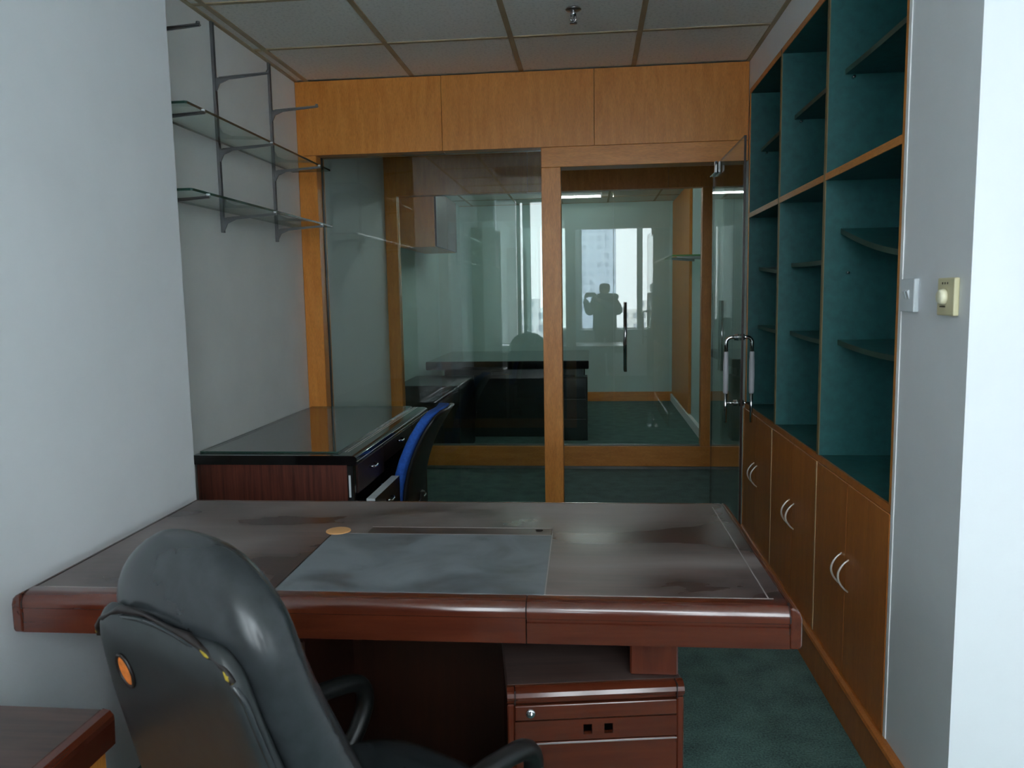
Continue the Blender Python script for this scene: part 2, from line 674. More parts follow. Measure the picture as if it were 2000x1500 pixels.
# window wall behind the photographer: sill, piers, lintel
struct('wall_window', bx(-2.2, XE + .3, YW - .3, YW, 0, 0.80), WALLP)
struct('wall_window_lintel', bx(-2.2, XE + .3, YW - .3, YW, 2.66, 2.68), WALLP)
for i, (a, b_) in enumerate([(-2.2, -1.205), (-0.39, -0.20), (1.28, 2.2), (3.1, XE + .3)]):
    struct('wall_window_pier' if i == 0 else 'wall_window_pier.%03d' % i, bx(a, b_, YW - .3, YW, 0.80, 2.66), WALLP)
for i, (a, b_, muls) in enumerate([(-0.94, -0.39, [-0.81]), (-0.20, 1.28, [0.87]), (2.2, 3.1, [2.65])]):  # last window is unseen, added to brighten the right wall
    fb = B()
    ya, yb = YW - .26, YW - .20
    for (p, q, r, s) in [(a, b_, .80, .84), (a, b_, 2.62, 2.66)]:
        box(fb, p, q, ya, yb, r, s, 0.004, 1)
    xs = [a] + muls + [b_]
    for k, xm in enumerate(xs):
        w = 0.05
        box(fb, xm - (0 if k == 0 else w), xm + (0 if k == len(xs) - 1 else w), ya, yb, .84, 2.62, 0.004, 1)
    wf = obj('window_%d' % (i + 1), fb, FRAMEG)
    wf['kind'] = 'structure'
    ROOT[wf.name] = (Vector((0, 0, 0)), 0.0)
    for k in range(len(xs) - 1):
        obj('window_pane', pane(B(), xs[k] + .051 if k else xs[k] + .051, xs[k + 1] - .051, YW - .234, YW - .228, .841, 2.619), [WINGLASS, GLEDGE], wf)
    obj('window_sill', bx(a, b_, YW - .20, YW + .03, .80, .82, 0.004, 1), WHITEPL, wf)

struct('trim_2', bx(-1.225, -1.205, YW + .0005, YW + .012, .83, 2.6), CAULK)

cu = thing('window_blind', 'pale translucent blind added beside the window to let in light from the left', 'blind', (-1.07, YW - .2, .83))  # added bay: daylight through it lifts the wall beside the bookcase
obj('fabric', bx(-1.2, -.945, YW - .215, YW - .213, .83, 2.64), BLINDM, cu)
obj('bottom_bar', bx(-1.2, -.945, YW - .222, YW - .206, .812, .8295, .003, 1), WHITEPL, cu)
obj('head_rail', bx(-1.2, -.945, YW - .24, YW - .20, 2.6405, 2.659, .003, 1), WHITEPL, cu)

# baseboards
bb = B()
box(bb, XR - .016, XR - .0005, YCOR, YP - .005, 0, 0.132)
prism(bb, [(XR - .0005, .132), (XR - .022, .132), (XR - .026, .138), (XR - .022, .146), (XR - .010, .150), (XR - .0005, .150)], 'y', YCOR, YP - .005)
struct('baseboard_right', bb, OAKDOOR)
struct('baseboard_far', bx(-1.75, 1.1, YF - .014, YF, 0, 0.127, 0.003, 1), BEECH_H)
struct('baseboard_far_right', bx(1.06, 1.1, Y2 + .26, YF - .015, 0, 0.10, 0.003, 1), WALLP)

# suspended ceiling: tiles and bars, each its own piece
GX = [-0.965 + .6 * k for k in range(-2, 8)]
GY = [3.818 - .6 * k for k in range(-1, 10)]
TCACHE = {}


def rect_clip(a0, a1, lo, hi):
    a0, a1 = max(a0, lo), min(a1, hi)
    return (a0, a1) if a1 - a0 > 0.02 else None


def lay_tiles(xs, ys, regions, skip=()):
    for i in range(len(xs) - 1):
        for j in range(len(ys) - 1):
            for (rx0, rx1, ry0, ry1) in regions:
                cx_ = rect_clip(xs[i], xs[i + 1], rx0, rx1)
                cyy = rect_clip(ys[j], ys[j + 1], ry0, ry1)
                if not cx_ or not cyy:
                    continue
                mid = ((cx_[0] + cx_[1]) / 2, (cyy[0] + cyy[1]) / 2)
                if any(abs(mid[0] - s[0]) < .05 and abs(mid[1] - s[1]) < .05 for s in skip):
                    continue
                w, d = round(cx_[1] - cx_[0], 3), round(cyy[1] - cyy[0], 3)
                key = (w, d)
                if key not in TCACHE:
                    t = obj('ceiling_tile', bx(-w / 2 + .003, w / 2 - .003, -d / 2 + .003, d / 2 - .003, 0, .014, 0.002, 1), TILE, ceil, local=True)
                    TCACHE[key] = t
                else:
                    t = TCACHE[key].copy()
                    COL.objects.link(t)
                t.location = (mid[0], mid[1], H + .003)


def lay_bars(xs, ys, regions):
    for (rx0, rx1, ry0, ry1) in regions:
        for x in xs:
            if rx0 + .01 < x < rx1 - .01:
                obj('ceiling_bar', bx(x - .012, x + .012, ry0, ry1, H - .002, H + .004), TBAR, ceil)
        for y in ys:
            if ry0 + .01 < y < ry1 - .01:
                obj('ceiling_bar', bx(rx0, rx1, y - .0105, y + .0105, H - .0016, H + .004), TBAR, ceil)


FR = [(XL, XR, YPIL, YP), (XP, XR, YCOR, YPIL), (XP, XE, YW, YCOR)]
GYs = sorted(GY)
LAMP_C = (-0.665, 1.118)
lay_tiles(GX, GYs, FR, skip=[LAMP_C])
lay_bars(GX, GYs, FR)
FARY = [8.8 + .6 * k for k in range(4)]
FR2 = [(-1.75, 1.1, 8.8, YF)]
lay_tiles(GX, [8.8, 9.4, 10.0, 10.6, 10.7], FR2)
lay_bars(GX, FARY, FR2)
# wall angles
obj('wall_angle', bx(XL, XL + .018, YPIL, YP, H - .004, H + .003), TBAR, ceil)
obj('wall_angle', bx(XR - .018, XR, YCOR, YP, H - .004, H + .003), TBAR, ceil)
obj('wall_angle', bx(XP, XP + .018, YW, YPIL, H - .004, H + .003), TBAR, ceil)

# ------------------------------------------------------------------ front glass partition
gp = thing('glass_partition', 'orange beech framed glass partition with tall header panel behind the black desk', 'partition', (-0.4, YP + .07, 0))
GYP = 4.462
D = 0.13
for a, b_ in [(XL + .001, -.8075), (-.8055, .0245), (.0265, XR - .001)]:
    obj('header_panel', bx(a, b_, YP, YP + D, 2.2395, H - .003, 0.0012, 1), BEECH, gp)
obj('door_head_rail', bx(-.262, XR - .001, YP - .002, YP + D, 2.131, 2.238, 0.002, 1), BEECH_H, gp)
obj('post', bx(XL + .001, -1.526, YP, YP + D, 0, 2.238, 0.002, 1), BEECH, gp)
obj('post', bx(-.264, -.158, YP - .002, YP + D, 0, 2.1305, 0.002, 1), BEECH, gp)
obj('post_head', bx(-.264, -.2625, YP - .002, YP + D, 2.1305, 2.238), BEECH, gp)
obj('bottom_rail', bx(-1.5255, -.265, YP + .01, YP + D - .01, 0, .09, 0.002, 1), BEECH_H, gp)
obj('glass_pane', pane(B(), -1.5255, -.2645, GYP, GYP + .010, .091, 2.2385), [GLASS, GLEDGE], gp)
obj('side_glass_strip', pane(B(), .726, XR - .002, GYP, GYP + .010, .004, 2.130), [GLASS, DOOREDGE], gp)
obj('glazing_channel', bx(-1.5258, -1.523, GYP - .010, GYP + .020, .091, 2.238), GROOVE, gp)

# open glass door leaf
DX = 0.668
d1 = obj('door_1', pane(B(), DX - .005, DX + .005, 3.555, 4.425, .012, 2.108), [GLASS, DOOREDGE])
d1['kind'] = 'structure'
ROOT[d1.name] = (Vector((0, 0, 0)), 0.0)
for z0, z1 in [(.008, .072), (2.058, 2.118)]:
    pf = B()
    for s in (-1, 1):
        box(pf, DX + s * .0055, DX + s * .021, 4.27, 4.43, z0, z1, 0.003, 2)
    obj('patch_fitting', pf, CHROME, d1)
pv = B()
lathe(pv, [(.012, 2.118), (.012, 2.1305)], (DX, 4.39, 0), 'z', 12)
lathe(pv, [(.012, .001), (.012, .010)], (DX, 4.39, 0), 'z', 12)
obj('pivot', pv, CHROME, d1)
obj('floor_spring_plate', bx(DX - .055, DX + .055, 4.24, 4.50, .0005, .006, 0.002, 1), CHROME, d1)
HY, HT, HB = 3.63, 1.235, 0.935
for s in (-1, 1):
    hx = DX + s * .0575
    hp = B()
    arc = [(DX + s * .006, HY, HT), (DX + s * .030, HY, HT)]
    for k in range(7):
        a = math.pi / 2 * k / 6
        arc.append((hx - s * .024 + s * .024 * math.sin(a), HY, HT - .024 + .024 * math.cos(a)))
    arc += [(hx, HY, HT - .085)]
    tube(hp, arc, .0085, 12)
    tube(hp, [(hx, HY, .99), (hx, HY, .845)], [.0085, .006], 12)
    tube(hp, [(DX + s * .006, HY, HB), (hx, HY, HB)], .005, 10)
    hd = obj('pull_handle', hp, CHROME, d1)
    gr = B()
    lathe(gr, [(.0085, .978), (.0115, .985), (.012, 1.0), (.0125, 1.06), (.0118, 1.13), (.0105, 1.145), (.0105, 1.165), (.0085, 1.17)], (hx, HY, 0), 'z', 14)
    obj('handle_grip', gr, GREYGRIP, hd)
bo = B()
for z in (HT, HB):
    lathe(bo, [(.007, DX - .024), (.014, DX - .022), (.014, DX - .010), (.016, DX - .009), (.016, DX - .0052)], (0, HY, z), 'x', 14)
    lathe(bo, [(.007, DX + .024), (.014, DX + .022), (.014, DX + .010), (.016, DX + .009), (.016, DX + .0052)], (0, HY, z), 'x', 14)
obj('handle_boss', bo, CHROME, d1)

# ------------------------------------------------------------------ far glass partition across the passage
fp = thing('far_glass_partition', 'second beech framed glass partition further back across the passage', 'partition', (-.3, Y2 + .02, 0))
for a, b_ in [(-1.58, -.5), (-.498, .62), (.622, 1.6)]:
    obj('header_panel', bx(a, b_, Y2 - .04, Y2 + .05, 2.268, H + .03, 0.001, 1), BEECH, fp)
obj('post', bx(-1.679, -1.58, Y2 - .045, Y2 + .05, 0, H + .03, 0.002, 1), BEECH, fp)
obj('post', bx(.886, .963, Y2 - .042, Y2 + .05, .188, 2.267, 0.002, 1), BEECH, fp)
obj('bottom_rail', bx(-1.579, 1.6, Y2 - .043, Y2 + .05, .022, .187, 0.002, 1), BEECH_H, fp)
obj('kick_strip', bx(-1.579, 1.6, Y2 - .055, Y2 + .055, .0005, .0215), ALU, fp)
obj('glazing_bead', bx(-1.579, .885, Y2 - .012, Y2 + .032, .1872, .196), ALU, fp)
obj('glass_pane', pane(B(), -1.579, .186, Y2, Y2 + .010, .197, 2.267), [GLASS2, GLEDGE], fp)
obj('glass_pane', pane(B(), .964, 1.6, Y2, Y2 + .010, .188, 2.267), [GLASS2, GLEDGE], fp)
struct('wall_passage_end', bx(1.6, XE, Y2 - .05, Y2 + .05, 0, 2.68), WALLP)
d2 = obj('door_2', pane(B(), .190, .884, Y2, Y2 + .010, .199, 2.265), [GLASS2, GLEDGE])
d2['kind'] = 'structure'
ROOT[d2.name] = (Vector((0, 0, 0)), 0.0)
for s in (-1, 1):
    hb = B()
    yy = Y2 + .005 + s * .05
    tube(hb, [(.28, yy, .808), (.28, yy, 1.373)], .013, 12)
    for z in (.86, 1.32):
        tube(hb, [(.28, Y2 + .005 + s * .006, z), (.28, yy, z)], .008, 8)
    obj('pull_bar', hb, CHROME, d2)

# ------------------------------------------------------------------ built-in bookcase
bc = thing('bookcase', 'built-in bookcase with teal shelves above brown cupboard doors along the right wall', 'bookcase', (XR + .165, (YBR + YP) / 2, 0))
XB = XR + .33
Y0, Y3 = 2.246, 4.366
Y1a, Y1b, Y2a, Y2b = 2.958, 3.008, 3.650, 3.700


def upright(y0, y1, edge, z0=.83, z1=2.4925, name='divider'):
    o = obj(name, bx(XR + .004, XB, y0, y1, z0, z1), TEAL, bc)
    obj('front_edge', bx(XR, XR + .0038, y0, y1, z0, z1), edge, o)


upright(Y0, Y0 + .022, BEECH, 0.83, 2.4925, 'side_panel')
upright(Y3 - .022, Y3, BEECH, 0.83, 2.4925, 'side_panel')
upright(Y1a + .010, Y1b - .018, OLIVE_EDGE)
upright(Y2a + .012, Y2b - .016, OLIVE_EDGE)
bays = [(Y0 + .0225, Y1a + .0095), (Y1b - .0175, Y2a + .0115), (Y2b - .0155, Y3 - .0225)]
obj('back_panel', bx(XB + .0005, XB + .012, Y0, Y3, .15, 2.4925), TEAL, bc)
for (a, b_) in bays:
    t = obj('top_panel', bx(XR + .004, XB, a, b_, 2.468, 2.4925), TEAL, bc)
    obj('front_edge', bx(XR, XR + .0038, a, b_, 2.468, 2.4925), BEECH_Y, t)
    t = obj('fixed_shelf', bx(XR + .004, XB, a, b_, 1.828, 1.852), TEAL, bc)
    obj('front_edge', bx(XR - .001, XR + .0038, a, b_, 1.828, 1.852), BEECH_Y, t)
    obj('cabinet_top', bx(XR + .0095, XB, a, b_, .806, .8295), TEAL, bc)
obj('top_rail', bx(XR, XR + .009, Y0, Y3, .808, .8296), OAKDOOR, bc)


def shelf(y0, y1, z0, z1, sag=0.0, tilt=0.0):
    """z0 at the near end (small y), z1 at the far end"""
    bm = B()
    n = 8
    rings = []
    for i in range(n + 1):
        t = i / n
        y = y0 + .001 + (y1 - y0 - .002) * t
        z = z0 + (z1 - z0) * t - sag * math.sin(math.pi * t)
        xf = XR + .060
        rings.append([(xf, y, z), (XB - .002, y, z + tilt), (XB - .002, y, z + .018 + tilt), (xf, y, z + .018)])
    loft(bm, rings)
    for f in bm.faces:
        f.smooth = False
    o = obj('shelf', bm, TEAL, bc)
    eb = B()
    loft(eb, [[(r[0][0] - .002, r[0][1], r[0][2]), (r[0][0] - .0002, r[0][1], r[0][2]), (r[3][0] - .0002, r[3][1], r[3][2]), (r[3][0] - .002, r[3][1], r[3][2])] for r in rings])
    for f in eb.faces:
        f.smooth = False
    obj('shelf_edge', eb, TEALD, o)
    return o


shelf(*bays[0], 2.192, 2.192, .004)
shelf(*bays[1], 2.188, 2.186)
shelf(*bays[2], 2.183, 2.168)
shelf(*bays[0], 1.520, 1.640, .016)
shelf(*bays[1], 1.540, 1.544, .004)
shelf(*bays[2], 1.508, 1.550)
shelf(*bays[0], 1.228, 1.240, .010)
shelf(*bays[1], 1.230, 1.241, .006)
shelf(*bays[2], 1.236, 1.241, .004)
for (y, z) in [(Y1a + .006, 1.50), (Y1a + .006, 2.180), (Y1a + .006, 1.632), (Y2a + .008, 2.176), (Y3 - .026, 2.160)]:
    pb = B()
    lathe(pb, [(.003, -.018), (.0055, -.016), (.0055, 0)], (XR + .085, y + .003, z), 'y', 10)
    obj('shelf_pin', pb, CHROME, bc)

# cupboard doors
seams = [2.248, 2.613, 2.968, 3.310, 3.698, 4.040, 4.362]
for i in range(6):
    a, b_ = seams[i], seams[i + 1]
    pad0 = .006 if i in (2, 4) else .0012
    pad1 = .006 if i in (1, 3) else .0012
    dr = obj('cupboard_door', bx(XR - .004, XR + .014, a + pad0, b_ - pad1, .153, .806, 0.0012, 1), OAKDOOR, bc)
    yh = (b_ - .036) if i % 2 == 0 else (a + .036)
    hb = B()
    pts = []
    for k in range(13):
        t = k / 12
        a_ = math.pi * t
        pts.append((XR - .004 - .034 * math.sin(a_) ** .8, yh, .452 + .110 * t))
    tube(hb, pts, [.0030 + .0009 * math.sin(math.pi * k / 12) for k in range(13)], 8)
    obj('bow_handle', hb, BOW, dr)
for y in (2.968, 3.698):
    obj('pale_edge_strip', bx(XR - .005, XR + .012, y - .0058, y + .0058, .153, .806), PALE_EDGE, bc)
obj('end_strip', bx(XR - .006, XR + .012, 4.3625, 4.3735, .15, .806), BEECH, bc)

# ------------------------------------------------------------------ glass wall shelves
UY = [2.79, 3.402, 4.012]
LV = [2.392, 2.090, 1.792]
ul = ['steel slotted shelf upright nearest the wall corner, only its brackets showing past it',
      'middle steel slotted shelf upright with three brackets on the left wall',
      'steel slotted shelf upright closest to the beech partition']
for i, y in enumerate(UY):
    u = thing('shelf_upright', ul[i], 'shelf bracket', (XL, y, 1.74), 0, 'shelf uprights on the left wall')
    ub = B()
    box(ub, XL + .0005, XL + .003, y - .010, y + .010, 1.74, H - .002)
    box(ub, XL + .0025, XL + .012, y - .010, y - .0075, 1.74, H - .002)
    box(ub, XL + .0025, XL + .012, y + .0075, y + .010, 1.74, H - .002)
    obj('slotted_channel', ub, STEEL, u)
    sl = B()
    for k in range(34):
        z = 1.76 + k * .0255
        box(sl, XL + .0031, XL + .0036, y - .003, y + .003, z, z + .012)
    so = obj('slot', sl, GROOVE, u)
    so['kind'] = 'stuff'
    for li, z in enumerate(LV):
        b2 = B()
        tip = .255
        prism(b2, [(XL + .004, z - .042), (XL + .014, z - .042), (XL + .030, z - .012), (XL + .07, z + .004), (XL + tip, z + .018), (XL + tip, z + .030), (XL + tip - .012, z + .031), (XL + tip - .016, z + .027), (XL + .004, z + .012)], 'y', y - .0035, y + .0035)
        prism(b2, [(XL + .03, z + .010), (XL + tip, z + .022), (XL + tip, z + .0265), (XL + .03, z + .0145)], 'y', y - .010, y + .010)
        brk = obj('bracket', b2, STEEL, u)
        cb = B()
        lathe(cb, [(.007, 0), (.007, .008)], (XL + tip - .006, y, z + .0265), 'z', 10)
        obj('rubber_cup', cb, WHITEPL if li else STEEL, brk)
for (z, lab) in [(2.1255, 'upper clear green-edged glass shelf on steel brackets at left'), (1.8275, 'lower clear green-edged glass shelf on steel brackets at left')]:
    gb = B()
    x0, x1, y0, y1 = XL + .022, -1.398, 2.70, 4.235
    tmp = bmesh.new()
    prism(tmp, [(x0, y0), (x1 - .006, y0), (x1, y0 + .006), (x1, y1 - .006), (x1 - .006, y1), (x0, y1)], 'z', z, z + .009)
    tmp.normal_update()
    for f in tmp.faces:
        f.material_index = 0 if abs(f.normal.z) > .5 else 1
    merge(gb, tmp)
    single('glass_shelf', gb, [SHGLASS, GLEDGE], lab, 'shelf', 'glass shelves on the left wall')

# ------------------------------------------------------------------ black desk against the left wall
bd = thing('black_desk', 'black desk with rosewood end panel and dark drawers, against the left wall', 'desk', (-1.28, 3.69, 0))
BX0, BX1, BY0, BY1, BZ = -1.615, -.930, 2.995, 4.370, .815
tp = B()
prism(tp, [(BX0, BZ - .038), (BX1 - .010, BZ - .038), (BX1 - .002, BZ - .030), (BX1, BZ - .018), (BX1 - .004, BZ - .007), (BX1 - .014, BZ - .001), (BX1 - .03, BZ), (BX0, BZ)], 'y', BY0, BY1)
dt = autosmooth(obj('desk_top', tp, BLACK, bd))
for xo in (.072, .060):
    obj('inlay_or_glint_line', bx(BX1 - xo - .0025, BX1 - xo, BY0 + .08, BY1, BZ - .0004, BZ + .0008), BOW, dt)  # bevel highlights of the black top, laid in as bright strips
obj('edge_glint', bx(BX1 - .0035, BX1 + .0005, BY0, BY1, BZ - .024, BZ - .021), BOW, dt)  # highlight along the nosing, drawn as a bright strip
obj('end_panel', bx(BX0 + .01, -.976, BY0 + .010, BY0 + .03, .02, .7765), ROSE, bd)
obj('corner_post', bx(-.9755, -.946, BY0 + .004, BY0 + .034, .0, .7768, 0.003, 1), BLACK, bd)
obj('post_strip', bx(-.968, -.960, BY0 + .001, BY0 + .0042, .645, .735), WHITEBD, bd)
obj('carcass', bx(BX0 + .02, -.96, BY0 + .036, 3.440, .05, .776), BLACKD, bd)
obj('carcass', bx(BX0 + .02, -.96, 4.02, BY1 - .01, .05, .776), BLACKD, bd)
obj('back_board', bx(BX0 + .02, BX0 + .04, 3.441, 4.019, .25, .776), BLACKD, bd)
obj('plinth', bx(BX0 + .03, -.98, BY0 + .04, 3.43, 0, .049), BLACKD, bd)
obj('plinth', bx(BX0 + .03, -.98, 4.03, BY1 - .02, 0, .049), BLACKD, bd)


def drawer(name, y0, y1, z0, z1, xf, open_=False):
    if open_:
        bm = B()
        tmp = bmesh.new()
        box(tmp, xf - .036, xf, y0, y1, z0, z1)
        tmp.normal_update()
        for f in tmp.faces:
            f.material_index = 0 if f.normal.x > .5 else 1
        merge(bm, tmp)
        dr = obj(name, bm, [DKBROWN, WHITEBD], bd)
    else:
        dr = obj(name, bx(xf - .018, xf, y0, y1, z0, z1, .002, 1), DKBROWN, bd)
    hb = B()
    ym, zm = (y0 + y1) / 2, (z0 + z1) / 2 + .015
    tube(hb, [(xf, ym - .035, zm), (xf + .016, ym - .033, zm), (xf + .020, ym - .02, zm - .004), (xf + .020, ym + .02, zm - .004), (xf + .016, ym + .033, zm), (xf, ym + .035, zm)], .005, 8)
    obj('drawer_handle', hb, CHROME, dr)
    return dr


drawer('drawer', 3.035, 3.438, .652, .772, -.941)
drawer('drawer', 3.030, 3.438, .50, .632, -.872, True)
drawer('drawer', 3.035, 3.438, .28, .490, -.941)
drawer('drawer', 3.035, 3.438, .06, .272, -.941)
drawer('drawer', 4.024, 4.352, .62, .772, -.941)
drawer('drawer', 4.024, 4.352, .06, .612, -.941)
drawer('pencil_drawer', 3.445, 4.015, .690, .772, -.943)
gb = pane(B(), BX0 + .005, -1.022, BY0 + .05, BY1 - .004, BZ + .0008, BZ + .0068)
single('glass_tabletop', gb, [TOPGLASS, GLEDGE], 'clear glass sheet covering the top of the black desk', 'glass top')

# ------------------------------------------------------------------ blue office chair at the black desk
ch = thing('blue_office_chair', 'blue-edged black office chair tucked against the black desk drawers', 'chair', (-1.02, 3.72, 0))
bk = B()
rings = []
prof = [(.46, -.880), (.52, -.876), (.58, -.868), (.64, -.854), (.70, -.834), (.76, -.808), (.81, -.782), (.86, -.750), (.895, -.726), (.915, -.708)]
YA, YB = 3.44, 3.92
for i, (z, x) in enumerate(prof):
    t = i / (len(prof) - 1)
    ins = .02 * (1 - t) + (.10 * max(0, (t - .82) / .18) ** 2)
    rings.append((z, x, YA + ins, YB - ins))


def backshape(bm, off0, off1, shrink=0.0):
    rr = []
    for (z, x, ya, yb) in rings:
        ym, hw = (ya + yb) / 2, (yb - ya) / 2 - shrink
        pts = []
        for (u, v) in sell(hw, (off1 - off0) / 2, 28, 5.0):
            bow = .018 * (1 - (u / hw) ** 2)
            pts.append((x + (off0 + off1) / 2 + v + bow, ym + u, z - .1 * 0))
        rr.append(pts)
    loft(bm, rr)
    return bm


obj('backrest_cushion', backshape(bk, -.052, .004), BLUE, ch)
obj('backrest_shell', backshape(B(), .0045, .03, .006), BLKPLA, ch)
st = B()
loft(st, [[(-1.13 + u * k, 3.69 + v * k, z) for (u, v) in sell(.235, .235, 32, 4)] for (z, k) in [(.40, .80), (.41, .95), (.44, 1.0), (.47, .98), (.485, .88), (.49, .5)]])
obj('seat', st, BLUE, ch)
sb = B()
tube(sb, [(-.98, 3.69, .39), (-.90, 3.69, .385), (-.848, 3.69, .42), (-.834, 3.69, .50)], .022, 10)
box(sb, -1.22, -.96, 3.62, 3.76, .375, .399, .004, 1)
obj('back_support', sb, BLKPLA, ch)


def star_base(par, cx, cyy, rad=.29, rot0=.3, topz=.375, mat_leg=None):
    mat_leg = mat_leg or BLKPLA
    cb = B()
    lathe(cb, [(.028, .10), (.028, .24), (.018, .24), (.018, topz)], (cx, cyy, 0), 'z', 16)
    obj('gas_column', cb, BLKPLA, par)
    for k in range(5):
        a = rot0 + 2 * math.pi * k / 5
        d = Vector((math.cos(a), math.sin(a), 0))
        lb = B()
        tube(lb, [Vector((cx, cyy, .115)) + d * .02, Vector((cx, cyy, .105)) + d * rad * .6, Vector((cx, cyy, .085)) + d * rad], [.026, .022, .015], 8)
        lg = obj('base_leg', lb, mat_leg, par)
        wb = B()
        for s in (-1, 1):
            n = Vector((-d.y, d.x, 0))
            c0 = Vector((cx, cyy, .028)) + d * (rad + .004)
            ringpts = []
            tube(wb, [c0 + n * s * .006, c0 + n * s * .010, c0 + n * s * .022, c0 + n * s * .025], [.022, .028, .028, .022], 16)
        tube(wb, [Vector((cx, cyy, .085)) + d * rad, Vector((cx, cyy, .03)) + d * (rad + .004)], .007, 8)
        obj('caster', wb, CASTER, lg)


star_base(ch, -1.12, 3.70, .28, .95, .376)

# ------------------------------------------------------------------ big executive desk in front
DRZ = .0098
dk = thing('executive_desk', 'large dusty mahogany executive desk with grey writing panel in the foreground', 'desk', (-.462, 2.094, 0), DRZ)
WX, WY, ZT, TH = .908, .430, .76, .094
# local frame: x across, y away from the camera


def nose(outer, zt, sgn, groove=True):
    """edge profile in (offset outwards, z): quarter-round nosing over a groove over a flat apron"""
    p = []
    for k in range(9):
        a = math.pi / 2 * k / 8
        p.append((sgn * (outer - .026 + .026 * math.sin(a)), zt - .026 + .026 * math.cos(a)))
    if groove:
        p += [(sgn * outer, zt - .036), (sgn * (outer - .006), zt - .040), (sgn * (outer - .006), zt - .045), (sgn * (outer - .001), zt - .047)]
    else:
        p += [(sgn * outer, zt - .034), (sgn * (outer - .002), zt - .036), (sgn * (outer - .002), zt - .040), (sgn * (outer - .002), zt - .046)]
    p += [(sgn * (outer - .001), zt - TH), (sgn * (outer - .05), zt - TH), (sgn * (outer - .05), zt)]
    return p


core = bx(-WX + .0265, WX - .0265, -WY + .0505, WY - .0125, ZT - .06, ZT - .0005)
tpo = obj('desk_top', core, DESKTOP, dk, local=True)
XS = .311
for a, b_ in [(-WX + .023, XS - .0013), (XS + .0013, WX - .025)]:
    autosmooth(obj('front_edge', prism(B(), nose(WY, ZT, -1, a > 0), 'x', a, b_, smooth=True), MAHOG, dk, local=True))
obj('back_edge', bx(-WX + .027, WX - .027, WY - .012, WY, ZT - TH, ZT - .0002, .004, 2), MAHOG, dk, local=True)
for sg in (-1, 1):
    eb = B()
    # rounded end cap running front to back
    outl = []
    R_ = .028
    y0, y1 = -WY - .002, WY + .001
    prism(eb, [(sg * (WX - .026), ZT), (sg * (WX - .020), ZT - .0002), (sg * (WX - .012), ZT - .004), (sg * (WX - .004), ZT - .012), (sg * WX, ZT - .026),
               (sg * WX, ZT - TH + .008), (sg * (WX - .004), ZT - TH), (sg * (WX - .026), ZT - TH)], 'y', y0, y1)
    e = obj('end_edge', eb, MAHOG_Y, dk, local=True)
    md = e.modifiers.new('bevel', 'BEVEL')
    md.width = .008
    md.segments = 3
    md.limit_method = 'ANGLE'
    # dark joint line where the end meets the front
    xj = sg * (WX - .0245)
    obj('joint_line', prism(B(), nose(WY + .0014, ZT + .0006, -1)[:13] + [(-(WY - .004), ZT - TH), (-(WY - .03), ZT)], 'x', xj - .0022, xj + .0022), GROOVE, dk, local=True)
obj('inlay_or_glint_line', bx(-WX + .05, WX - .05, -WY + .048, -WY + .0512, ZT - .001, ZT + .0006), INLAY, tpo, local=True)
obj('inlay_or_glint_line', bx(WX - .062, WX - .0595, -WY + .052, WY - .05, ZT - .001, ZT + .0005), INLAY, tpo, local=True)
obj('inlay_or_glint_line', bx(-WX + .0262, -WX + .0295, -WY + .052, WY - .05, ZT - .001, ZT + .0005), GROOVE, tpo, local=True)
# writing panel, let in flush with a rim
px0, px1, py0, py1 = -.286, .349, -.382, .062
wp = obj('writing_panel', bx(px0, px1, py0, py1, ZT - .004, ZT + .0014, .0006, 1), PAD, dk, local=True)
obj('panel_strip', bx(px0 + .10, px1 - .002, py1 + .004, py1 + .066, ZT - .004, ZT + .0010, .0004, 1), PEDTOP, dk, local=True)
rm = B()
box(rm, px1, px1 + .003, py0, py1 + .07, ZT, ZT + .0017)
box(rm, px0 + .10, px1, py1 + .067, py1 + .0695, ZT, ZT + .0014)
box(rm, px0 + .02, px1, py1 + .0005, py1 + .0032, ZT, ZT + .0014)
obj('panel_rim', rm, INLAY, wp, local=True)
obj('panel_rim_dark', bx(px0 - .004, px0 - .0005, py0, py1 + .03, ZT - .001, ZT + .0008), GROOVE, wp, local=True)
gm = B()
lathe(gm, [(.036, ZT + .0004), (.036, ZT + .0030), (.033, ZT + .0034), (.0, ZT + .0032)], (-.277, .084, 0), 'z', 28)
obj('cable_hole_cover', gm, PEACH, dk, local=True)
gm = B()
lathe(gm, [(.010, ZT + .0004), (.010, ZT + .0024), (.0, ZT + .0024)], (.312, .108, 0), 'z', 18)
obj('pen_hole', gm, GROOVE, dk, local=True)
# understructure
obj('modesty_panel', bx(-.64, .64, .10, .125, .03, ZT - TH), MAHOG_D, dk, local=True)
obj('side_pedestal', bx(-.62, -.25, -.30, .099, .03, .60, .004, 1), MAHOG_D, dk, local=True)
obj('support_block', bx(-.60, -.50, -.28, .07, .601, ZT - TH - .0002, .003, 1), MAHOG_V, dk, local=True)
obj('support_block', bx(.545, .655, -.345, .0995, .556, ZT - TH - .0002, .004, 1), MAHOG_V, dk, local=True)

# drawer unit under the desk (the block on the right stands on it)
pd = thing('drawer_pedestal', 'low mahogany drawer unit with round lock under the right of the desk', 'drawer unit', (-.03, 1.940, 0), .155)
